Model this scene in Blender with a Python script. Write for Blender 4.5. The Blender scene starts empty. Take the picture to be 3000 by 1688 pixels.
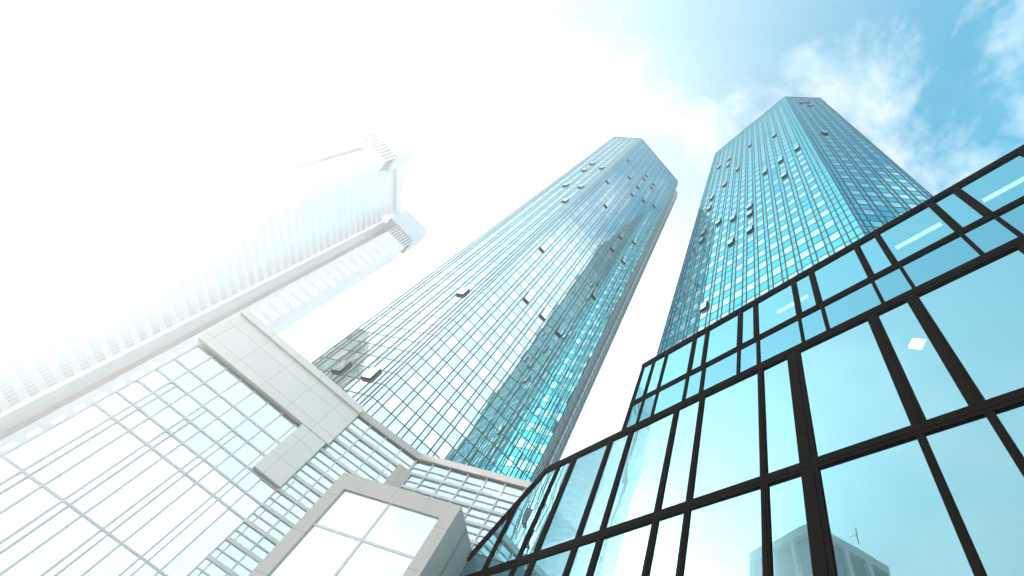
import bpy, math, random
from mathutils import Matrix, Vector
random.seed(7)
S = bpy.context.scene
COL = S.collection
EYE = 1.6                                   # camera height above the ground

# ------------------------------------------------------------------ camera
cam = bpy.data.cameras.new("camera")
cam.sensor_width = 36.0
cam.lens = 36.0 * 1329.0 / 3000.0
cam.shift_x = -220.0 / 3000.0
cam.clip_start = 0.05
cam.clip_end = 5000.0
camo = bpy.data.objects.new("camera", cam)
COL.objects.link(camo)
camo.matrix_world = Matrix(((0.6740759, -0.72111215, -0.16005919, 0.0),
                            (-0.67581125, -0.51460128, -0.52769753, 0.0),
                            (0.29816244, 0.46387799, -0.83421602, EYE),
                            (0, 0, 0, 1)))
S.camera = camo

# ------------------------------------------------------------------ light, sky, exposure
SUN = Vector((-0.738, 0.642, 0.208)).normalized()
sun_el = math.asin(SUN.z)
sun_az = math.atan2(SUN.x, SUN.y)
sl = bpy.data.lights.new("sun", 'SUN')
sl.energy = 5.0
sl.angle = math.radians(0.5)
sl.color = (1.0, 0.955, 0.90)
so = bpy.data.objects.new("sun", sl)
COL.objects.link(so)
so.rotation_euler = SUN.to_track_quat('Z', 'Y').to_euler()
so.location = (0, 0, 400)

S.view_settings.view_transform = 'Standard'
S.view_settings.look = 'None'
S.view_settings.gamma = 1.0
S.view_settings.exposure = 2.0
S.render.engine = 'CYCLES'
S.cycles.max_bounces = 8
S.cycles.diffuse_bounces = 2
S.cycles.glossy_bounces = 4
S.cycles.transparent_max_bounces = 8
S.cycles.volume_bounces = 0
S.cycles.sample_clamp_indirect = 6.0
S.cycles.use_denoising = True

w = bpy.data.worlds.new("World")
S.world = w
w.use_nodes = True
NT = w.node_tree
NT.nodes.clear()


def nd(t, typ, **kw):
    n = t.nodes.new(typ)
    for k, v in kw.items():
        if k.startswith('i_'):
            n.inputs[k[2:].replace('_', ' ')].default_value = v
        else:
            setattr(n, k, v)
    return n


def lk(t, a, b):
    t.links.new(a, b)


def math_n(t, op, a, b=None):
    n = t.nodes.new('ShaderNodeMath')
    n.operation = op
    for i, v in enumerate((a, b)):
        if v is None:
            continue
        if isinstance(v, (int, float)):
            n.inputs[i].default_value = v
        else:
            t.links.new(v, n.inputs[i])
    return n.outputs[0]


def mix_rgb(t, blend, fac, a, b):
    n = t.nodes.new('ShaderNodeMix')
    n.data_type = 'RGBA'
    n.blend_type = blend
    for sock, v in ((n.inputs[0], fac), (n.inputs[6], a), (n.inputs[7], b)):
        if isinstance(v, (int, float, tuple)):
            sock.default_value = v
        else:
            t.links.new(v, sock)
    return n.outputs[2]


sky = nd(NT, 'ShaderNodeTexSky', sky_type='NISHITA', sun_disc=False, sun_elevation=sun_el,
         sun_rotation=sun_az, altitude=100.0, air_density=1.0, dust_density=2.2, ozone_density=1.5)
tc = nd(NT, 'ShaderNodeTexCoord')
sep = nd(NT, 'ShaderNodeSeparateXYZ')
lk(NT, tc.outputs['Generated'], sep.inputs[0])
zc = math_n(NT, 'ADD', math_n(NT, 'MAXIMUM', sep.outputs[2], 0.0), 0.25)
px = math_n(NT, 'DIVIDE', sep.outputs[0], zc)
py = math_n(NT, 'DIVIDE', sep.outputs[1], zc)
cmb = nd(NT, 'ShaderNodeCombineXYZ')
lk(NT, px, cmb.inputs[0])
lk(NT, py, cmb.inputs[1])
cmb.inputs[2].default_value = 21.6
n1 = nd(NT, 'ShaderNodeTexNoise', i_Scale=4.3, i_Detail=12.0, i_Roughness=0.62, i_Distortion=0.25)
lk(NT, cmb.outputs[0], n1.inputs['Vector'])
n2 = nd(NT, 'ShaderNodeTexNoise', i_Scale=1.15, i_Detail=3.0, i_Roughness=0.5)
lk(NT, cmb.outputs[0], n2.inputs['Vector'])
cl = math_n(NT, 'ADD', math_n(NT, 'MULTIPLY', n1.outputs['Fac'], 0.62), math_n(NT, 'MULTIPLY', n2.outputs['Fac'], 0.38))
south = nd(NT, 'ShaderNodeMapRange')
south.inputs['From Min'].default_value = -0.36
south.inputs['From Max'].default_value = -0.80
south.inputs['To Min'].default_value = 0.0
south.inputs['To Max'].default_value = 0.40
lk(NT, sep.outputs[1], south.inputs['Value'])
cl = math_n(NT, 'ADD', cl, south.outputs[0])
west = nd(NT, 'ShaderNodeMapRange')
west.inputs['From Min'].default_value = -0.55
west.inputs['From Max'].default_value = -0.80
west.inputs['To Max'].default_value = 0.15
lk(NT, sep.outputs[0], west.inputs['Value'])
cl = math_n(NT, 'ADD', cl, west.outputs[0])
ramp = nd(NT, 'ShaderNodeValToRGB')
ramp.color_ramp.elements[0].position = 0.525
ramp.color_ramp.elements[1].position = 0.68
lk(NT, cl, ramp.inputs[0])
tint = mix_rgb(NT, 'MULTIPLY', 1.0, sky.outputs[0], (0.20, 1.38, 1.30, 1))
dotn = nd(NT, 'ShaderNodeVectorMath', operation='DOT_PRODUCT')
lk(NT, tc.outputs['Generated'], dotn.inputs[0])
dotn.inputs[1].default_value = tuple(SUN)
veil = nd(NT, 'ShaderNodeMapRange')
veil.inputs['From Min'].default_value = -0.12
veil.inputs['From Max'].default_value = 0.95
veil.inputs['To Max'].default_value = 0.97
lk(NT, dotn.outputs['Value'], veil.inputs['Value'])
tint = mix_rgb(NT, 'MIX', math_n(NT, 'POWER', veil.outputs[0], 1.08), tint, (3.4, 3.55, 3.7, 1))
# paler air low in the north
dot2 = nd(NT, 'ShaderNodeVectorMath', operation='DOT_PRODUCT')
lk(NT, tc.outputs['Generated'], dot2.inputs[0])
dot2.inputs[1].default_value = (0.25, 0.85, 0.464)
pale = nd(NT, 'ShaderNodeMapRange', interpolation_type='SMOOTHSTEP')
pale.inputs['From Min'].default_value = 0.50
pale.inputs['From Max'].default_value = 0.92
pale.inputs['To Max'].default_value = 0.95
lk(NT, dot2.outputs['Value'], pale.inputs['Value'])
tint = mix_rgb(NT, 'MIX', pale.outputs[0], tint, (3.2, 3.4, 3.5, 1))
clouded = mix_rgb(NT, 'MIX', math_n(NT, 'MULTIPLY', ramp.outputs[0], 0.85), tint, (3.9, 3.95, 4.05, 1))
bg = nd(NT, 'ShaderNodeBackground', i_Strength=0.11)
lk(NT, clouded, bg.inputs[0])
wo = nd(NT, 'ShaderNodeOutputWorld')
lk(NT, bg.outputs[0], wo.inputs[0])


# ------------------------------------------------------------------ materials
def new_mat(name):
    m = bpy.data.materials.new(name)
    m.use_nodes = True
    m.node_tree.nodes.clear()
    return m, m.node_tree


def out(t, sh):
    o = t.nodes.new('ShaderNodeOutputMaterial')
    t.links.new(sh, o.inputs[0])


def obj_noise(t, scale, detail=3.0, rough=0.5, stretch=(1, 1, 1)):
    tcn = t.nodes.new('ShaderNodeTexCoord')
    mp = t.nodes.new('ShaderNodeMapping')
    mp.inputs['Scale'].default_value = stretch
    t.links.new(tcn.outputs['Object'], mp.inputs[0])
    n = nd(t, 'ShaderNodeTexNoise', i_Scale=scale, i_Detail=detail, i_Roughness=rough)
    t.links.new(mp.outputs[0], n.inputs['Vector'])
    return n.outputs['Fac']


def solid(name, rgb, rough=0.5, vary=0.25, scale=1.2, metal=0.0, bump=0.0, stretch=(1, 1, 1), spec=0.4):
    m, t = new_mat(name)
    f = obj_noise(t, scale, 5.0, 0.6, stretch)
    lo = tuple(c * (1 - vary) for c in rgb) + (1,)
    hi = tuple(min(1, c * (1 + vary)) for c in rgb) + (1,)
    c = mix_rgb(t, 'MIX', f, lo, hi)
    p = nd(t, 'ShaderNodeBsdfPrincipled', i_Roughness=rough, i_Metallic=metal)
    p.inputs['Specular IOR Level'].default_value = spec
    t.links.new(c, p.inputs['Base Color'])
    if bump:
        b = nd(t, 'ShaderNodeBump', i_Strength=1.0, i_Distance=bump)
        t.links.new(obj_noise(t, scale * 9, 4.0), b.inputs['Height'])
        t.links.new(b.outputs[0], p.inputs['Normal'])
    out(t, p.outputs[0])
    return m


def mirror_glass(name, tint_rgb, body_rgb, reflect=0.8, graze=0.0, wave=0.006, wscale=0.55, see=0.0, rough=0.015):
    """coated facade glass: a tinted mirror over a dark body, rippled as real panes are"""
    m, t = new_mat(name)
    b = nd(t, 'ShaderNodeBump', i_Strength=1.0, i_Distance=wave)
    t.links.new(obj_noise(t, wscale, 1.5, 0.4), b.inputs['Height'])
    oi = t.nodes.new('ShaderNodeAttribute')
    oi.attribute_name = 'shade'
    g = nd(t, 'ShaderNodeBsdfGlossy', i_Roughness=rough)
    tv = mix_rgb(t, 'MIX', oi.outputs['Fac'], tuple(c * 0.92 for c in tint_rgb) + (1,), tuple(min(1, c * 1.06) for c in tint_rgb) + (1,))
    t.links.new(tv, g.inputs['Color'])
    t.links.new(b.outputs[0], g.inputs['Normal'])
    d = nd(t, 'ShaderNodeBsdfDiffuse')
    d.inputs['Color'].default_value = (*body_rgb, 1)
    body = d.outputs[0]
    if see > 0:
        tr = nd(t, 'ShaderNodeBsdfTransparent')
        tr.inputs['Color'].default_value = (0.55, 0.72, 0.75, 1)
        mx = t.nodes.new('ShaderNodeMixShader')
        mx.inputs[0].default_value = see
        t.links.new(body, mx.inputs[1])
        t.links.new(tr.outputs[0], mx.inputs[2])
        body = mx.outputs[0]
    ms = t.nodes.new('ShaderNodeMixShader')
    ms.inputs[0].default_value = reflect
    if graze > 0:                                  # coated glass mirrors more at a glancing angle
        lw = nd(t, 'ShaderNodeLayerWeight', i_Blend=0.5)
        t.links.new(math_n(t, 'ADD', math_n(t, 'MULTIPLY', lw.outputs['Facing'], graze), reflect), ms.inputs[0])
    t.links.new(body, ms.inputs[1])
    t.links.new(g.outputs[0], ms.inputs[2])
    out(t, ms.outputs[0])
    return m


def panelled(name, rgb, w, h):
    """sheet cladding with narrow joints between panels and faint weathering"""
    m, t = new_mat(name)
    tcn = t.nodes.new('ShaderNodeTexCoord')
    sp = t.nodes.new('ShaderNodeSeparateXYZ')
    t.links.new(tcn.outputs['Object'], sp.inputs[0])
    cb = t.nodes.new('ShaderNodeCombineXYZ')
    t.links.new(math_n(t, 'SUBTRACT', sp.outputs[0], math_n(t, 'MULTIPLY', sp.outputs[1], 0.9)), cb.inputs[0])
    t.links.new(sp.outputs[2], cb.inputs[1])
    br = nd(t, 'ShaderNodeTexBrick', i_Scale=1.0, i_Mortar_Size=0.018, i_Brick_Width=w, i_Row_Height=h, offset=0.0)
    br.inputs['Color1'].default_value = tuple(c * 0.97 for c in rgb) + (1,)
    br.inputs['Color2'].default_value = tuple(min(1, c * 1.03) for c in rgb) + (1,)
    br.inputs['Mortar'].default_value = tuple(c * 0.66 for c in rgb) + (1,)
    t.links.new(cb.outputs[0], br.inputs['Vector'])
    f = obj_noise(t, 0.5, 6.0, 0.65, (1, 1, 0.25))
    c = mix_rgb(t, 'MULTIPLY', 0.35, br.outputs['Color'], mix_rgb(t, 'MIX', f, (0.62, 0.60, 0.58, 1), (1, 1, 1, 1)))
    p = nd(t, 'ShaderNodeBsdfPrincipled', i_Roughness=0.5)
    p.inputs['Specular IOR Level'].default_value = 0.3
    t.links.new(c, p.inputs['Base Color'])
    out(t, p.outputs[0])
    return m


def emit(name, rgb, s):
    m, t = new_mat(name)
    e = nd(t, 'ShaderNodeEmission', i_Strength=s)
    e.inputs[0].default_value = (*rgb, 1)
    out(t, e.outputs[0])
    return m


M_FRAME = solid('black_metal', (0.0035, 0.0032, 0.0031), 0.6, 0.35, 0.8, bump=0.0006, spec=0.0)
M_MULL = solid('mullion_metal', (0.020, 0.023, 0.024), 0.55, 0.3, 0.5, spec=0.15)
M_MULLA = solid('haze_paled_mullion', (0.075, 0.085, 0.087), 0.5, 0.2, 0.5, spec=0.2)  # central tower: same dark mullions as its twin, white fade painted into the colour
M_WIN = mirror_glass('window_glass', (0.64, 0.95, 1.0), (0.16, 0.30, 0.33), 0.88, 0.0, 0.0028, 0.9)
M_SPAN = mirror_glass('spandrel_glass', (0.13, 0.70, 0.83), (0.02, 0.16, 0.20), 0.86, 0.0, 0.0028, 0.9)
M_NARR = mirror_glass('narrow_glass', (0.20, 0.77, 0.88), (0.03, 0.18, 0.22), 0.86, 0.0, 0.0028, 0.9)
M_WINA = mirror_glass('haze_paled_window_glass', (0.84, 0.975, 1.0), (0.16, 0.30, 0.33), 0.88, 0.0, 0.0028, 0.9)  # central tower's three glasses: twin's tints lightened to paint in the white fade
M_SPANA = mirror_glass('haze_paled_spandrel_glass', (0.67, 0.94, 0.97), (0.05, 0.18, 0.20), 0.86, 0.0, 0.0028, 0.9)
M_NARRA = mirror_glass('haze_paled_narrow_glass', (0.66, 0.94, 0.97), (0.05, 0.18, 0.22), 0.86, 0.0, 0.0028, 0.9)
M_KGLASS = mirror_glass('milky_glass', (0.90, 0.95, 0.95), (0.45, 0.47, 0.47), 0.70, 0.0, 0.008, 0.35)
M_KTEAL = mirror_glass('aqua_glass', (0.74, 0.92, 0.93), (0.34, 0.44, 0.44), 0.70, 0.0, 0.012, 0.4)
M_PANE = mirror_glass('sky_glass', (0.36, 0.67, 0.75), (0.01, 0.03, 0.035), 0.40, 0.75, 0.010, 0.33, see=0.8, rough=0.008)
M_PANE0 = mirror_glass('upper_glass', (0.27, 0.64, 0.74), (0.01, 0.03, 0.035), 0.40, 0.75, 0.010, 0.33, see=0.8, rough=0.008)
M_PANE2 = mirror_glass('band_glass', (0.22, 0.54, 0.66), (0.01, 0.05, 0.06), 0.40, 0.75, 0.010, 0.33, see=0.8, rough=0.008)
M_TEAL = mirror_glass('louvred_glass', (0.34, 0.78, 0.80), (0.03, 0.14, 0.15), 0.75, 0.0, 0.012, 0.4)
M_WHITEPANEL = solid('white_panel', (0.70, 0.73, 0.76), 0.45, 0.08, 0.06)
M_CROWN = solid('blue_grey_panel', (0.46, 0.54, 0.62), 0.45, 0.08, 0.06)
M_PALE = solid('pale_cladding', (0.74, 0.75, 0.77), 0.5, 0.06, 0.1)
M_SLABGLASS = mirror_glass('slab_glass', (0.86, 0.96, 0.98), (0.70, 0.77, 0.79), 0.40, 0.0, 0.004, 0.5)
M_DARK = solid('dark_cladding', (0.035, 0.035, 0.036), 0.6, 0.25, 0.3, spec=0.2)
M_CLAD = panelled('grey_cladding', (0.56, 0.52, 0.49), 2.6, 2.05)
M_BAND = panelled('pale_cladding_panels', (0.80, 0.77, 0.74), 2.4, 1.55)
M_KMULL = solid('grey_mullion', (0.66, 0.66, 0.655), 0.5, 0.08, 0.5, spec=0.3)
M_CONC = solid('brown_concrete', (0.40, 0.32, 0.30), 0.8, 0.22, 0.35, bump=0.004)
M_CONCGLASS = mirror_glass('office_glass', (0.30, 0.30, 0.33), (0.01, 0.01, 0.01), 0.5, 0.0, 0.02, 0.3)
M_INT = solid('interior_plaster', (0.10, 0.10, 0.10), 0.8, 0.1, 0.5)
M_ROOF = solid('roof_gravel', (0.22, 0.21, 0.20), 0.9, 0.3, 2.0, bump=0.02)
M_GROUND = solid('paving', (0.30, 0.29, 0.28), 0.85, 0.2, 0.4, bump=0.004)
M_LAMP = emit('lit_diffuser', (1.0, 0.97, 0.93), 16.0)
M_STRIP = emit('lit_strip', (0.95, 0.98, 1.0), 1.3)


# ------------------------------------------------------------------ mesh helpers
class MB:
    def __init__(self):
        self.v, self.f, self.m, self.s = [], [], [], []

    def quad(self, a, b, c, d, mi=0, shade=0.5):
        n = len(self.v)
        self.v += [tuple(a), tuple(b), tuple(c), tuple(d)]
        self.f.append((n, n + 1, n + 2, n + 3))
        self.m.append(mi)
        self.s.append(shade)

    def hexa(self, p, mi=0, shade=0.5):
        """8 points: bottom ring 0-3, top ring 4-7"""
        n = len(self.v)
        self.v += [tuple(q) for q in p]
        for f in ((3, 2, 1, 0), (4, 5, 6, 7), (0, 1, 5, 4), (1, 2, 6, 5), (2, 3, 7, 6), (3, 0, 4, 7)):
            self.f.append(tuple(n + i for i in f))
            self.m.append(mi)
            self.s.append(shade)

    def box(self, x0, x1, y0, y1, z0, z1, mi=0):
        self.hexa([(x0, y0, z0), (x1, y0, z0), (x1, y1, z0), (x0, y1, z0),
                   (x0, y0, z1), (x1, y0, z1), (x1, y1, z1), (x0, y1, z1)], mi)

    def prism(self, poly, z0, z1, mi=0, mtop=None):
        n = len(self.v)
        k = len(poly)
        self.v += [(x, y, z0) for x, y in poly] + [(x, y, z1) for x, y in poly]
        for i in range(k):
            j = (i + 1) % k
            self.f.append((n + i, n + j, n + k + j, n + k + i))
            self.m.append(mi)
            self.s.append(0.5)
        self.f.append(tuple(n + k + i for i in range(k)))
        self.m.append(mi if mtop is None else mtop)
        self.s.append(0.5)
        self.f.append(tuple(n + i for i in reversed(range(k))))
        self.m.append(mi)
        self.s.append(0.5)

    def build(self, name, mats, parent=None, loc=None):
        me = bpy.data.meshes.new(name)
        vs = self.v
        if loc is not None:
            vs = [(a - loc[0], b - loc[1], c - loc[2]) for a, b, c in vs]
        me.from_pydata(vs, [], self.f)
        if not isinstance(mats, (list, tuple)):
            mats = [mats]
        for m in mats:
            me.materials.append(m)
        me.polygons.foreach_set('material_index', self.m)
        at = me.attributes.new('shade', 'FLOAT', 'FACE')
        at.data.foreach_set('value', self.s)
        me.update()
        o = bpy.data.objects.new(name, me)
        COL.objects.link(o)
        if parent is not None:
            o.parent = parent
            base = parent.matrix_world.translation if False else Vector((0, 0, 0))
            q = parent
            tot = Vector((0, 0, 0))
            while q is not None:
                tot += q.location
                q = q.parent
            o.location = Vector(loc) - tot if loc is not None else -tot
        elif loc is not None:
            o.location = loc
        return o


def tag(o, label=None, cat=None, group=None, kind=None):
    for k, v in (('label', label), ('category', cat), ('group', group), ('kind', kind)):
        if v:
            o[k] = v
    return o


def thing(name, label, cat, loc, group=None):
    o = bpy.data.objects.new(name, None)
    COL.objects.link(o)
    o.location = loc
    return tag(o, label, cat, group)


class Face:
    """a vertical facade plane from p to q (plan), outward normal n; s runs along it, d outward"""

    def __init__(self, p, q, flip=False):
        self.p = Vector((p[0], p[1], 0))
        e = Vector((q[0] - p[0], q[1] - p[1], 0))
        self.L = e.length
        self.u = e.normalized()
        self.n = Vector((self.u.y, -self.u.x, 0))
        if flip:
            self.n = -self.n

    def at(self, s, z, d=0.0):
        r = self.p + self.u * s + self.n * d
        return (r.x, r.y, z)

    def bar(self, mb, s0, s1, z0, z1, d0, d1, mi=0):
        mb.hexa([self.at(s0, z0, d0), self.at(s1, z0, d0), self.at(s1, z0, d1), self.at(s0, z0, d1),
                 self.at(s0, z1, d0), self.at(s1, z1, d0), self.at(s1, z1, d1), self.at(s0, z1, d1)], mi)

    def pane(self, mb, s0, s1, z0, z1, d=0.0, jit=0.0, mi=0, shade=0.5):
        j = [random.uniform(-jit, jit) for _ in range(3)]
        j.append(j[0] - j[1] + j[2])               # stays planar
        mb.quad(self.at(s0, z0, d + j[0]), self.at(s1, z0, d + j[1]), self.at(s1, z1, d + j[2]), self.at(s0, z1, d + j[3]), mi, shade)


CW = camo.matrix_world.inverted()


def project(p):
    q = CW @ Vector(p)
    if q.z > -0.1:
        return None
    return (0.5 + 220 / 3000.0 + 1329 / 3000.0 * q.x / -q.z) * 1024, (0.5 * 576 / 1024 - 1329 / 3000.0 * q.y / -q.z) * 1024


def area_px(pts):
    pr = [project(p) for p in pts]
    if any(p is None or not (0 <= p[0] <= 1024 and 0 <= p[1] <= 576) for p in pr):
        return 0.0
    a = 0
    for i in range(len(pr)):
        j = (i + 1) % len(pr)
        a += pr[i][0] * pr[j][1] - pr[j][0] * pr[i][1]
    return abs(a) / 2


# ------------------------------------------------------------------ setting
ROOM = (-112.0, 70.0, -60.0, 182.0)
g = MB()
g.quad((ROOM[0] + 2, ROOM[2] + 2, 0), (ROOM[1] - 2, ROOM[2] + 2, 0), (ROOM[1] - 2, ROOM[3] - 2, 0), (ROOM[0] + 2, ROOM[3] - 2, 0))
tag(g.build('ground', M_GROUND), kind='structure')


# ------------------------------------------------------------------ the twin glass skyscrapers
def columns(L, lead, trail):
    """(width, wide?) list filling L: narrow corner panes, then wide/narrow pairs"""
    mid = L - sum(lead) - sum(trail)
    k = max(1, round(mid / 1.6))
    sc = mid / (k * 1.6)
    r = [(x, False) for x in lead]
    for i in range(k):
        r += [(1.06 * sc, True), (0.54 * sc, False)]
    return r + [(x, False) for x in trail]


def skyscraper(name, label, plan, faces, zrow0, top, pitch, opens, see_from, parity, mats, bar_mat, panel_edges=()):
    """plan: closed corner list; faces: {edge index: (lead, trail)}; opens: {edge index: [(s, z)]}"""
    cx = sum(p[0] for p in plan) / len(plan)
    cy = sum(p[1] for p in plan) / len(plan)
    root = thing(name, label, 'skyscraper', (cx, cy, 0), 'twin glass skyscrapers')
    grid, cells = MB(), []
    nrow = int((top - zrow0) / pitch)
    for i in range(len(plan)):
        p, q = plan[i], plan[(i + 1) % len(plan)]
        F = Face(p, q)
        lead, trail = faces.get(i, ((0.6,), (0.6,)))
        cols = columns(F.L, lead, trail)
        s = 0.0
        edges = [0.0]
        for wd, _ in cols:
            edges.append(edges[-1] + wd)
        opened = {}
        for (os_, oz) in opens.get(i, []):
            best = min((c for c in range(len(cols)) if cols[c][1]), key=lambda c: abs(edges[c] + cols[c][0] / 2 - os_))
            r = round((oz + EYE - zrow0) / pitch - 0.5)
            opened[(best, r)] = True
        for c, (wd, wide) in enumerate(cols):
            for r in range(-1, nrow + 1):
                z0 = zrow0 + r * pitch if r >= 0 else 0.0
                z1 = min(zrow0 + (r + 1) * pitch, top)
                if z1 - z0 < 0.15:
                    continue
                light = wide and (r + parity) % 2 == 0 and r < nrow - 4
                mi = 0 if light else (2 if not wide else 1)
                sh = random.random()
                if light and random.random() < 0.06:
                    mi = 2
                if i in panel_edges:
                    mi = 3
                if (c, r) in opened:
                    hole = MB()
                    F.bar(hole, edges[c] + 0.05, edges[c + 1] - 0.05, z0 + 0.05, z1 - 0.05, 0.02, 0.30)
                    ow = hole.build('open_window', M_FRAME, root, F.at(edges[c] + wd / 2, (z0 + z1) / 2))
                    pn = MB()
                    F.pane(pn, edges[c] + 0.09, edges[c + 1] - 0.09, z0 + 0.10, z1 - 0.08, 0.305, 0, 0, 0.9)
                    pn.build('pane', mats[0], ow, F.at(edges[c] + wd / 2, (z0 + z1) / 2, 0.30))
                    continue
                a = area_px([F.at(edges[c], z0), F.at(edges[c + 1], z0), F.at(edges[c + 1], z1), F.at(edges[c], z1)]) if see_from(i, z0, edges[c]) else 0
                cells.append((a, F, edges[c], edges[c + 1], z0, z1, mi, sh))
        for c, e in enumerate(edges):
            wbar = 0.12
            F.bar(grid, max(-0.02, e - wbar / 2), min(F.L + 0.02, e + wbar / 2), 0.02, top + 0.1, -0.02, 0.045)
        for r in range(0, nrow + 1):
            z = zrow0 + r * pitch
            F.bar(grid, 0.08, F.L - 0.08, z - 0.045, z + 0.045, -0.02, 0.025)
        F.bar(grid, 0.0, F.L, top - 0.25, top + 0.25, -0.01, 0.07)
    cells.sort(key=lambda c: -c[0])
    rest = MB()
    for k, (a, F, s0, s1, z0, z1, mi, sh) in enumerate(cells):
        if k < 100:
            b = MB()
            F.pane(b, s0 + 0.03, s1 - 0.03, z0 + 0.02, z1 - 0.02, 0, 0.003, 0, sh)
            b.build('window_pane', mats[mi], root, F.at((s0 + s1) / 2, (z0 + z1) / 2))
        else:
            F.pane(rest, s0 + 0.03, s1 - 0.03, z0 + 0.02, z1 - 0.02, 0, 0.003, mi, sh)
    tag(rest.build('window_pane', mats, root, (cx, cy, 0)), kind='stuff')
    core = MB()
    inner = [(x + (cx - x) * 0.03, y + (cy - y) * 0.03) for x, y in plan]
    core.prism(inner, 0.01, top - 0.3, 0)
    core.build('roof', M_DARK, root, (cx, cy, 0))
    grid.build('mullion_grid', bar_mat, root, (cx, cy, 0))
    return root


TOP = 150.0 + EYE
plan_a = [(-6.0, 47.25), (0.6, 40.65), (18.7, 40.65), (19.85, 41.8), (19.85, 43.2), (21.5, 43.2), (22.9, 44.6),
          (22.9, 64.0), (16.0, 71.0), (1.0, 71.0), (-6.0, 64.0)]
open_a = {1: [(1.7, 126.1), (5.0, 116.5), (1.7, 103.1), (8.2, 129.6), (8.3, 126.2), (11.5, 129.8), (11.5, 126.5), (8.3, 116.5),
              (8.3, 110.0), (11.6, 113.5), (5.0, 93.3), (14.8, 117.0), (1.7, 63.2), (5.1, 50.2), (8.5, 50.4), (11.4, 88.1),
              (11.7, 80.7), (14.7, 91.1), (14.8, 80.9), (13.9, 64.7), (11.6, 51.0)],
          0: [(3.1, 113.2), (3.1, 106.6), (6.3, 109.9), (2.9, 93.8), (6.2, 93.7), (6.2, 83.7), (6.4, 43.6), (3.6, 26.7), (6.6, 26.6)]}
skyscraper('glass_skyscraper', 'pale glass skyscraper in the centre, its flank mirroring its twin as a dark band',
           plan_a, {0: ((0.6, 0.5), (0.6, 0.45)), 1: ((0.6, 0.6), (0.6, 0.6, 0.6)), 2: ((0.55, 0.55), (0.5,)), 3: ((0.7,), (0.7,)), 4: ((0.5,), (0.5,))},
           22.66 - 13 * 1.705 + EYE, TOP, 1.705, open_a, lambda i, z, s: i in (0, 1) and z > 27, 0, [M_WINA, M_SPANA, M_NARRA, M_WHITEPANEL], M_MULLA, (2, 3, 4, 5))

plan_b = [(19.42, 26.2), (19.42, 2.1), (26.0, -4.5), (45.0, -4.5), (52.0, 2.1), (52.0, 26.2), (45.5, 33.0), (26.2, 33.0)]
LB = 24.1
open_b = {0: [(LB - s, z) for s, z in [(5.2, 109.2), (11.7, 120.7), (1.8, 86.5), (21.0, 123.1), (17.9, 123.6), (17.8, 116.0), (14.6, 104.3),
              (8.2, 86.6), (5.1, 86.8), (4.9, 76.6), (17.7, 100.3), (20.7, 96.3), (20.7, 89.1), (11.2, 73.4), (11.2, 70.0), (14.3, 73.2),
              (17.5, 76.2), (11.2, 63.3), (14.3, 63.1), (20.5, 75.8), (20.5, 72.5), (17.2, 46.9)]],
          1: [(2.8, 93.6), (5.5, 131.9), (3.3, 137.6), (4.9, 138.2)]}
skyscraper('glass_skyscraper', 'turquoise glass skyscraper rising at right behind the black-framed glass building',
           plan_b, {0: ((0.6, 0.54), (0.62, 0.62)), 1: ((0.45, 0.6), (0.35,))},
           43.19 - 25 * 1.69 + EYE, TOP, 1.69, open_b, lambda i, z, s: i in (0, 1) and z > (46 if i == 0 else 46 + 1.7 * s), 0, [M_WIN, M_SPAN, M_NARR], M_MULL)

# ------------------------------------------------------------------ white slab skyscraper, far left
K = 1.0


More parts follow.
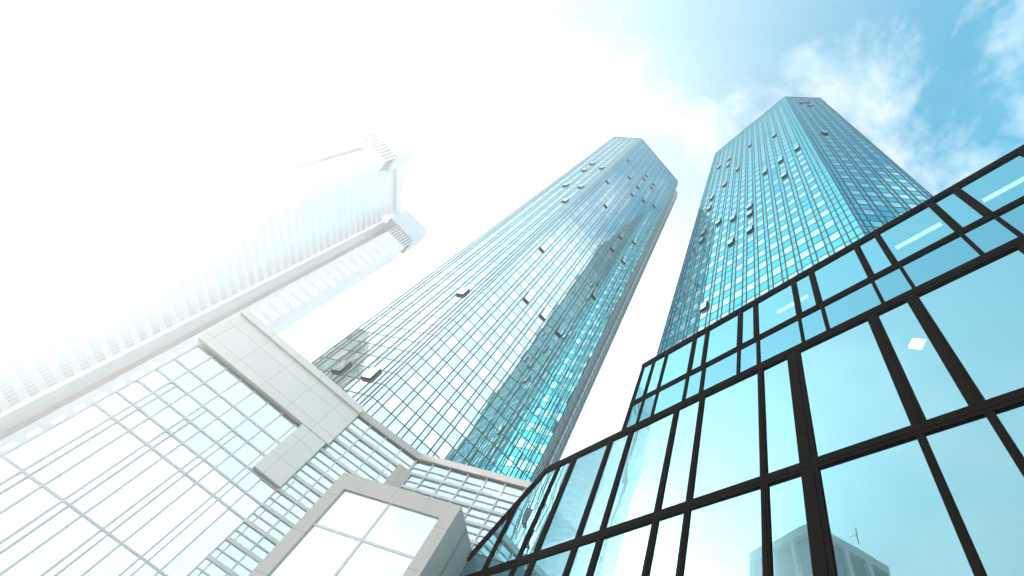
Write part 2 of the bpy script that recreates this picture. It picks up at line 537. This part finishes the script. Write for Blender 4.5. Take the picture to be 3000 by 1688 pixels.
def slab_tower():
    root = thing('slab_skyscraper', 'faded white skyscraper with two slabs and slotted crowns, dissolving into haze',
                 'skyscraper', (-75 * K, 128 * K, 0))
    base = (-75 * K, 128 * K, 0)
    top = 150 * K + EYE

    def zy(r, y):
        return r * y * K + EYE

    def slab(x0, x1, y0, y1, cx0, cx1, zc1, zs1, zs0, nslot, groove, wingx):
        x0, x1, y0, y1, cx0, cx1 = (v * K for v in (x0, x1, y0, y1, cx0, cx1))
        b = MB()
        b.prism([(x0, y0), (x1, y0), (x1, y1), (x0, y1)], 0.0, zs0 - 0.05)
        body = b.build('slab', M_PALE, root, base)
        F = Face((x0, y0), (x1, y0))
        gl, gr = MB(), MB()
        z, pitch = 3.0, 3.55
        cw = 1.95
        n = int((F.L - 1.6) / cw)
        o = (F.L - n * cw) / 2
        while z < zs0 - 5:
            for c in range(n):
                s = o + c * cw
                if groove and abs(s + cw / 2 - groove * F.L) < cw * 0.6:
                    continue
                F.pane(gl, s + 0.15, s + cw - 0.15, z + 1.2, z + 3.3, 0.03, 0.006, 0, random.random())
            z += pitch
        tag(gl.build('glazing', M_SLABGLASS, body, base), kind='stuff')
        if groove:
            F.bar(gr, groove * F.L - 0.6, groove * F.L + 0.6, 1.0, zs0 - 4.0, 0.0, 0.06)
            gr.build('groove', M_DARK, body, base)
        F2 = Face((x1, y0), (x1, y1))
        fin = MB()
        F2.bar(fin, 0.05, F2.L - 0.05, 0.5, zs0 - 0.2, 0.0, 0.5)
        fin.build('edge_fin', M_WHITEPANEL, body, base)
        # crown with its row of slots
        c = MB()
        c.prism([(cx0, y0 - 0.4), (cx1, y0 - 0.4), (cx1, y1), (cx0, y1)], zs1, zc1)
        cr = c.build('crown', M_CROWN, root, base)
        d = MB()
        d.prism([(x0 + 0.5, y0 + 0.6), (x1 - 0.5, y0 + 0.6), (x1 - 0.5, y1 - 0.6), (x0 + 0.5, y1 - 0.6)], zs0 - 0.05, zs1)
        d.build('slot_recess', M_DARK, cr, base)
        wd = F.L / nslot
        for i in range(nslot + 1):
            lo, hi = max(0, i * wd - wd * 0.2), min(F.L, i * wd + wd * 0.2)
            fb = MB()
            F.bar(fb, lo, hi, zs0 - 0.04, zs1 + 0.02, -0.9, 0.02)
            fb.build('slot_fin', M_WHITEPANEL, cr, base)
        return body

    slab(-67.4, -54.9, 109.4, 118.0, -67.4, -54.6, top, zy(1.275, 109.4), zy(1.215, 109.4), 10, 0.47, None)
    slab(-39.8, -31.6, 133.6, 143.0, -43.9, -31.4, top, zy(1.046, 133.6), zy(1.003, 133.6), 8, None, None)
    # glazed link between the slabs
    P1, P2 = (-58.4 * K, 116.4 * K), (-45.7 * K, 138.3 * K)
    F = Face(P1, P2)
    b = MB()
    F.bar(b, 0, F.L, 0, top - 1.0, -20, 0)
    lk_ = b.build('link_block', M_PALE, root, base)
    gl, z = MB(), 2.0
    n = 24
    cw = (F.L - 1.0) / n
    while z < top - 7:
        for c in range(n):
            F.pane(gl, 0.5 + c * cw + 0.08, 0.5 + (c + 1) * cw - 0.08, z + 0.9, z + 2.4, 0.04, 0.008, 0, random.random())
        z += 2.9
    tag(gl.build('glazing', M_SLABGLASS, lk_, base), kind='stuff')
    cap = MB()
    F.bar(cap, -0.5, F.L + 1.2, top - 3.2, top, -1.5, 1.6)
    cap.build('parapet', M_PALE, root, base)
    dg = MB()
    dg.prism([(-45.6 * K, 138.5 * K), (-39.9 * K, 142.6 * K), (-39.9 * K, 152 * K), (-50 * K, 152 * K)], 0, top - 8)
    dg.build('recess', M_CLAD, root, base)
    st = MB()
    Face((-45.5 * K, 138.4 * K), (-43.2 * K, 140.1 * K)).bar(st, 0, 2.9 * K, 0.5, top - 14, 0.0, 0.5)
    st.build('stair_glazing', M_SLABGLASS, root, base)
    return root


slab_tower()

# ------------------------------------------------------------------ black-framed glass building, right foreground
D = 10.0


def front_building():
    root = thing('glass_building', 'black-framed glass building filling the right foreground, mirroring blue sky',
                 'building', (D, 5.0, 0))
    base = (D, 5.0, 0)
    Y = lambda u: u * D
    Z = lambda v: v * D + EYE
    FX = 0.05                                    # how far frames stand proud of the glass

    def vbar(u0, u1, v0, v1, depth=FX, name='mullion', step=True):
        b = MB()
        b.box(D - depth, D + 0.10, Y(u0), Y(u1), Z(v0), Z(v1))
        if step and u1 - u0 > 0.02:              # a raised cover strip down the middle
            m, h = (u0 + u1) / 2, (u1 - u0) * 0.22
            b.box(D - depth - 0.022, D - depth + 0.01, Y(m - h), Y(m + h), Z(v0) + 0.002, Z(v1) - 0.002)
        return b.build(name, M_FRAME, root, (D, Y((u0 + u1) / 2), Z((v0 + v1) / 2)))

    def hbar(u0, u1, v0, v1, depth=FX, name='transom'):
        b = MB()
        b.box(D - depth, D + 0.10, Y(u0), Y(u1), Z(v0), Z(v1))
        m, h = (v0 + v1) / 2, (v1 - v0) * 0.2
        b.box(D - depth - 0.02, D - depth + 0.01, Y(u0) + 0.004, Y(u1) - 0.004, Z(m - h), Z(m + h))
        return b.build(name, M_FRAME, root, (D, Y((u0 + u1) / 2), Z((v0 + v1) / 2)))

    UR = -1.35                                   # right end, outside the picture
    row0 = [(-0.870, -0.845), (-0.780, -0.757), (-0.560, -0.535), (-0.475, -0.452),
            (-0.2535, -0.2265), (-0.1615, -0.1360), (0.0595, 0.0830), (0.1485, 0.1735), (0.3630, 0.3885), (0.4545, 0.4785),
            (0.6635, 0.6880), (0.7530, 0.7780), (0.9610, 0.9840), (1.0475, 1.0700), (1.2510, 1.2670), (1.3470, 1.3650)]
    row1 = [(-0.861, -0.849), (-0.761, -0.749), (-0.560, -0.548), (-0.458, -0.446),
            (-0.2530, -0.2405), (-0.1500, -0.1375), (0.0565, 0.0685), (0.1600, 0.1715), (0.3620, 0.3755), (0.4630, 0.4755),
            (0.6605, 0.6755), (0.7600, 0.7745), (0.9530, 0.9720), (1.0520, 1.0690), (1.2460, 1.2610), (1.3430, 1.3570)]
    row2 = [(-0.830, -0.795), (-0.650, -0.615), (-0.385, -0.350), (-0.250, -0.214),
            (0.0660, 0.1015), (0.1970, 0.2325), (0.4890, 0.5410), (0.6500, 0.6720), (0.9370, 0.9605), (1.0790, 1.1040),
            (1.3600, 1.3860), (1.5000, 1.5300), (1.7720, 1.8080), (1.9080, 1.9320)]
    row3 = [(-0.820, -0.800), (-0.640, -0.620), (-0.375, -0.355), (-0.240, -0.222),
            (0.0640, 0.0825), (0.2135, 0.2315), (0.4880, 0.5400), (0.6480, 0.6710), (0.9360, 0.9600), (1.0750, 1.1020),
            (1.3560, 1.3840), (1.4980, 1.5280), (1.7680, 1.8020), (1.9040, 1.9300)]
    END0 = 1.452
    # transoms and parapet
    hbar(UR, END0, 2.132, 2.168, 0.08, 'parapet_rail')
    hbar(UR, END0, 1.796, 1.828, 0.05)
    hbar(UR, 2.03, 1.573, 1.614, 0.075)
    hbar(UR, 2.52, 1.012, 1.048, 0.07)
    hbar(UR, 2.52, 0.40, 0.435, 0.08)
    panes = []
    for rows, v0, v1, ue in ((row0, 1.826, 2.134, END0), (row1, 1.612, 1.798, END0)):
        for a, b in rows:
            vbar(a, b, v0, v1, 0.055 if rows is row0 else 0.045)
        vbar(1.432, END0, v0, v1, 0.055)
        cuts = [UR] + [x for ab in rows for x in ab] + [1.432]
        for i in range(0, len(cuts), 2):
            panes.append((cuts[i], cuts[i + 1], v0, v1, 1 if rows is row1 else 2))
    for rows, v0, v1 in ((row2, 1.046, 1.575), (row3, 0.433, 1.014)):
        for a, b in rows:
            vbar(a, b, v0, v1, 0.06)
    cuts = [UR] + [x for ab in row2 for x in ab] + [2.03]
    for i in range(0, len(cuts) - 2, 2):
        panes.append((cuts[i], cuts[i + 1], 1.046, 1.575, 0))
    cuts = [UR] + [x for ab in row3 for x in ab] + [2.20]
    for i in range(0, len(cuts), 2):
        panes.append((cuts[i], cuts[i + 1], 0.433, 1.014, 0))
    panes.append((2.225, 2.50, 0.433, 1.014, 0))
    vbar(2.20, 2.225, 0.433, 1.014, 0.12)
    vbar(2.50, 2.52, 0.433, 1.014, 0.12)
    for (a, b, v0, v1, k) in panes:
        p = MB()
        j = [random.uniform(-0.004, 0.004) for _ in range(3)]
        j.append(j[0] - j[1] + j[2])
        p.quad((D + j[0], Y(b) + .02, Z(v0) - .01), (D + j[1], Y(a) - .02, Z(v0) - .01), (D + j[2], Y(a) - .02, Z(v1) + .01), (D + j[3], Y(b) + .02, Z(v1) + .01), 0, random.uniform(0.35, 0.65))
        p.build('window_pane', (M_PANE, M_PANE2, M_PANE0)[k], root, (D, Y((a + b) / 2), Z((v0 + v1) / 2)))
    # raked end of the middle storey: glass cut along a slope, with its sloping rail
    rk = lambda v: 2.03 + (1.597 - v) / (1.597 - 1.22) * 0.361
    for (ua, ub) in ((1.932, 2.19), (2.205, 2.55)):
        p = MB()
        pts = []
        vt = lambda u: min(1.575, 1.597 - (u - 2.03) / 0.361 * 0.377)
        ub2 = min(ub, rk(1.046))
        poly = [(ua, 1.046), (ub2, 1.046)]
        if vt(ub2) > 1.05:
            poly.append((ub2, vt(ub2)))
        if ua < rk(1.575) < ub2:
            poly.append((rk(1.575), 1.575))
        poly.append((ua, vt(ua)))
        n = len(p.v)
        p.v += [(D, Y(u), Z(v)) for u, v in poly]
        p.f.append(tuple(n + i for i in range(len(poly)))[::-1])
        p.m.append(0)
        p.s.append(0.5)
        p.build('window_pane', M_PANE, root, (D, Y(2.1), Z(1.2)))
    b = MB()
    b.hexa([(D - 0.09, Y(2.535), Z(1.046)), (D + 0.1, Y(2.535), Z(1.046)), (D + 0.1, Y(2.570), Z(1.046)), (D - 0.09, Y(2.570), Z(1.046)),
            (D - 0.09, Y(2.02), Z(1.588)), (D + 0.1, Y(2.02), Z(1.588)), (D + 0.1, Y(2.05), Z(1.604)), (D - 0.09, Y(2.05), Z(1.604))])
    b.build('raked_rail', M_FRAME, root, (D, Y(2.3), Z(1.3)))
    vbar(2.19, 2.205, 1.046, 1.425, 0.10)
    # carcass: roof slab, floors, back wall
    bk = MB()
    bk.box(D + 6.0, D + 6.3, Y(UR), Y(1.44), 0.1, Z(2.15))
    bk.box(D + 0.12, D + 6.0, Y(1.445), Y(1.455), Z(1.6), Z(2.15))
    bk.box(D + 0.12, D + 6.0, Y(UR) - 0.3, Y(UR), 0.1, Z(2.15))
    bk.build('inner_wall', M_INT, root, base)
    for nm, v, ue in (('roof', 2.145, 1.45), ('floor_slab', 1.588, 1.44), ('floor_slab', 1.03, 2.0), ('floor_slab', 0.418, 2.0)):
        s_ = MB()
        s_.box(D + 0.12, D + 5.98, Y(UR) + .01, Y(ue), Z(v) - 0.15, Z(v) + 0.12)
        s_.build(nm, M_INT if nm != 'roof' else M_ROOF, root, base)
    ft = MB()
    ft.box(D - 0.05, D + 0.1, Y(UR), Y(2.52), 0.0, Z(0.40))
    ft.build('plinth', M_FRAME, root, base)
    bw = MB()
    bw.box(D + 0.14, D + 0.5, Y(2.03), Y(2.5), 0.1, Z(1.0))
    bw.build('end_wall', M_DARK, root, base)
    return root


front_building()

# ceiling lights seen through the panes
lx = D + 0.75
for lab, u0, u1 in (('long strip light behind a deep blue top-row pane at the right edge', -0.395, -0.262),
                    ('pale strip light behind the top-row pane just below the turquoise skyscraper foot', -0.128, 0.043),
                    ('faint strip light crossing the paler top-row panes left of its brighter neighbour', 0.412, 0.566)):
    t_ = thing('strip_light', lab, 'ceiling light', (lx, (u0 + u1) / 2 * lx, 1.94 * lx + EYE), 'strip lights behind the top-row panes')
    c = t_.location
    hb = MB()
    hb.box(lx - 0.09, lx + 0.09, u0 * lx, u1 * lx, c.z + 0.03, c.z + 0.10)
    hb.build('housing', M_INT, t_, c)
    df = MB()
    df.box(lx - 0.08, lx + 0.08, u0 * lx + 0.03, u1 * lx - 0.03, c.z - 0.02, c.z + 0.028)
    df.build('diffuser', M_STRIP, t_, c)
zc_ = 15.5 + EYE
t_ = thing('ceiling_light', 'bright square ceiling light shining through a narrow pane', 'ceiling light', (11.54, 1.555, zc_))
b = MB()
pts = [(11.28, 1.545), (11.54, 1.281), (11.80, 1.558), (11.54, 1.835)]
b.prism(pts, zc_, zc_ + 0.03)
b.build('diffuser', M_LAMP, t_, (11.54, 1.555, zc_))
b = MB()
b.prism([(11.54 + (x - 11.54) * 1.12, 1.555 + (y - 1.555) * 1.12) for x, y in pts], zc_ + 0.031, zc_ + 0.10)
b.build('housing', M_INT, t_, (11.54, 1.555, zc_))


# ------------------------------------------------------------------ podium at the foot of the central skyscraper
def podium():
    root = thing('podium_building', 'low pale podium with panelled roof band, louvred aqua glazing and a boxed bay, lower left',
                 'building', (2.0, 36.0, 0))
    base = (2.0, 36.0, 0)
    A0, A1, A2, A3 = (-10.2, 36.6), (0.6, 36.0), (6.5, 35.0), (14.0, 27.1)
    top = 20.0 + EYE
    # left wing
    F = Face(A0, A1)
    b = MB()
    F.bar(b, 0, F.L, 0, top - 0.6, -3.5, -0.25)
    wall = b.build('wing_wall', M_CLAD, root, base)
    b = MB()
    F.bar(b, -0.3, F.L + 0.2, top - 3.6, top - 0.5, -0.25, 0.55)
    F.bar(b, -0.3, F.L + 0.2, top - 0.52, top, -0.4, 0.75)
    b.build('roof_band', M_BAND, root, base)
    gl = MB()
    fr = MB()
    zz = [0.3, 4.2, 8.0, 11.9, 13.0, 14.1, 15.2, 16.3, 17.9]
    zz = [z + 0.0 for z in zz]
    n = 9
    cw = F.L / n
    for r in range(len(zz) - 1):
        for c in range(n):
            F.pane(gl, c * cw + 0.05, (c + 1) * cw - 0.05, zz[r] + 0.03, zz[r + 1] - 0.03, 0, 0.012, 0 if r >= 4 else 1, random.random())
        F.bar(fr, 0, F.L, zz[r] - 0.055, zz[r] + 0.055, -0.05, 0.08)
    for c in range(n + 1):
        F.bar(fr, c * cw - 0.05, c * cw + 0.05, 0.1, top - 3.7, -0.05, 0.07)
        if c % 2:
            F.bar(fr, c * cw + 0.35, c * cw + 0.43, 0.1, 15.1, -0.05, 0.10)
    gl.build('glazing', [M_KTEAL, M_KGLASS], root, base)
    fr.build('glazing_frame', M_KMULL, root, base)
    pier = MB()
    F.bar(pier, F.L - 2.1, F.L + 0.02, 14.2, top - 3.62, -0.05, 0.5)
    pier.build('pier', M_BAND, root, base)
    # louvred middle part and louvred right part
    for (p, q, nm) in ((A1, A2, 4), (A2, A3, 7)):
        F = Face(p, q)
        b = MB()
        F.bar(b, 0, F.L, 0, top - 0.3, -3.0, -0.2)
        b.build('wing_wall', M_CLAD, root, base)
        gl, fr = MB(), MB()
        cw = F.L / nm
        z = top - 0.5
        r = 0
        while z > 6.0:
            h = 1.15
            for c in range(nm):
                F.pane(gl, c * cw + 0.04, (c + 1) * cw - 0.04, z - h, z - 0.02, 0, 0.02, 0, random.random())
            F.bar(fr, 0, F.L, z - h - 0.12, z - h + 0.08, -0.05, 0.16)
            F.bar(fr, 0, F.L, z - h * 0.55 - 0.03, z - h * 0.55 + 0.04, -0.05, 0.10)
            z -= h
            r += 1
        for c in range(nm + 1):
            F.bar(fr, c * cw - 0.05, c * cw + 0.05, 5.0, top - 0.3, -0.05, 0.12)
        gl.build('louvred_glazing', M_KTEAL, root, base)
        fr.build('louvre_frame', M_KMULL, root, base)
        cp = MB()
        F.bar(cp, -0.05, F.L + 0.05, top - 0.45, top + 0.06, -0.4, 0.3)
        cp.build('coping', M_CLAD, root, base)
    F = Face(A1, A2)
    pier = MB()
    F.bar(pier, F.L - 0.9, F.L + 0.3, 3.0, top - 1.6, 0.0, 0.35)
    pier.build('pier', M_CLAD, root, base)
    rf = MB()
    rf.prism([(-10.1, 37.0), (0.6, 36.4), (6.7, 35.4), (14.2, 27.6), (18.0, 27.6), (18.0, 39.9), (-7, 42), (-10.1, 40.0)], top - 0.7, top - 0.35)
    rf.build('roof', M_ROOF, root, base)
    # boxed bay with a big dark surround and four white panes
    B0, B1 = (2.26, 27.1), (7.28, 21.85)
    F = Face(B0, B1)
    zt = 12.0 + EYE
    zg1, zg0, zmid = 11.15 + EYE, 4.8 + EYE, 9.15 + EYE
    s0, s1, sm = 0.78, 6.55, 3.62
    b = MB()
    F.bar(b, 0, F.L, 0.0, zt, -9.0, -0.45)
    F.bar(b, 0, s0, 0.0, zt, -0.45, 0.0)
    F.bar(b, s1, F.L, 0.0, zt, -0.45, 0.0)
    F.bar(b, s0, s1, zg1, zt, -0.45, 0.0)
    F.bar(b, s0, s1, 0.0, zg0, -0.45, 0.0)
    bay = b.build('boxed_bay', M_CLAD, root, base)
    for (a, c_) in ((s0, sm - 0.05), (sm + 0.05, s1)):
        for (za, zb) in ((zg0, zmid - 0.05), (zmid + 0.05, zg1)):
            p = MB()
            F.pane(p, a, c_, za, zb, -0.12, 0.004, 0, 0.5)
            p.build('window_pane', M_KGLASS, bay, base)
    fr = MB()
    F.bar(fr, sm - 0.06, sm + 0.06, zg0, zg1, -0.2, -0.08)
    F.bar(fr, s0, sm - 0.06, zmid - 0.06, zmid + 0.06, -0.2, -0.09)
    F.bar(fr, sm + 0.06, s1, zmid - 0.06, zmid + 0.06, -0.2, -0.09)
    fr.build('glazing_bar', M_KMULL, bay, base)
    return root


podium()


# ------------------------------------------------------------------ concrete office block, seen mirrored in the lower right panes
def office():
    h = 86.0
    L, C, R_ = (20 - 1.227 * h, 0.8736 * h), (20 - 1.153 * h, 0.622 * h), (20 - 1.387 * h, 0.531 * h)
    root = thing('office_block', 'brown concrete office block with deep window bays, mirrored in the lower right panes', 'building',
                 (C[0], C[1], 0))
    base = (C[0], C[1], 0)
    top = h + EYE
    far = (L[0] + R_[0] - C[0], L[1] + R_[1] - C[1])
    b = MB()
    inner = []
    cx, cy = (L[0] + R_[0]) / 2, (L[1] + R_[1]) / 2
    for p in (L, C, R_, far):
        inner.append((p[0] + (cx - p[0]) * 0.10, p[1] + (cy - p[1]) * 0.10))
    b.prism(inner, 0, top - 1.0)
    b.build('core', M_DARK, root, base)
    c = MB()
    c.prism([L, C, R_, far][::-1], top - 2.2, top)
    c.build('roof_slab', M_CONC, root, base)
    for (p, q, n, s) in ((L, C, 3, 1), (C, R_, 4, 1)):
        F = Face(p, q)
        ctr = Vector((cx, cy, 0)) - F.p
        if F.n.dot(ctr) > 0:
            F.n = -F.n
        w_ = F.L / n
        fr = MB()
        zs = [top - 2.2 - 13.5 * k for k in range(7)]
        for i in range(n + 1):
            F.bar(fr, max(0, i * w_ - 0.55), min(F.L, i * w_ + 0.55), 0, top - 2.21, -2.4, 0.0)
        for z in zs[1:]:
            F.bar(fr, 0.56, F.L - 0.56, z - 1.1, z, -2.4, -0.02)
        fr.build('facade_frame', M_CONC, root, base)
        for i in range(n):
            for k in range(3):
                z1, z0 = zs[k], zs[k] - 12.4
                wn = MB()
                a, e = i * w_ + 2.2, (i + 1) * w_ - 0.75
                F.pane(wn, a, e, z0 + 1.6, z1 - 2.4, -1.6, 0.02, 0, 0.8)
                wo_ = wn.build('window', M_CONCGLASS, root, base)
                sp = MB()
                F.bar(sp, a, e, z0 + 0.1, z0 + 1.6, -1.9, -1.2)
                sp.build('sill', M_PALE, wo_, base)
                bars = MB()
                for j in (1, 2):
                    s_ = a + (e - a) * j / 3
                    F.bar(bars, s_ - 0.06, s_ + 0.06, z0 + 1.61, z1 - 2.4, -1.62, -1.5)
                for j in (1, 2):
                    z_ = z0 + 1.6 + (z1 - z0 - 4.0) * j / 3
                    F.bar(bars, a, e, z_ - 0.06, z_ + 0.06, -1.63, -1.52)
                bars.build('glazing_bar', M_MULL, wo_, base)
    an = MB()
    F = Face(C, R_)
    x, y, _ = F.at(F.L * 0.62, 0, -1.5)
    an.box(x - 0.09, x + 0.09, y - 0.09, y + 0.09, top - 0.1, top + 4.2)
    x2, y2, _ = F.at(F.L * 0.50, 0, -1.5)
    an.hexa([(x2 - .06, y2, top), (x2 + .06, y2, top), (x2 + .06, y2 + .12, top), (x2 - .06, y2 + .12, top),
             (x - .06, y, top + 2.4), (x + .06, y, top + 2.4), (x + .06, y + .12, top + 2.4), (x - .06, y + .12, top + 2.4)])
    an.build('antenna', M_MULL, root, base)
    return root


office()

# ------------------------------------------------------------------ haze
m, t = new_mat('pale_air')
pv = nd(t, 'ShaderNodeVolumePrincipled')
pv.inputs['Color'].default_value = (1.0, 1.0, 1.0, 1)
pv.inputs['Density'].default_value = 0.0019
pv.inputs['Anisotropy'].default_value = 0.76
o_ = t.nodes.new('ShaderNodeOutputMaterial')
t.links.new(pv.outputs[0], o_.inputs['Volume'])
hz = MB()
hz.box(ROOM[0], ROOM[1], ROOM[2], ROOM[3], -1.0, 150 * K + EYE + 3.0)
tag(hz.build('haze', m), kind='stuff')
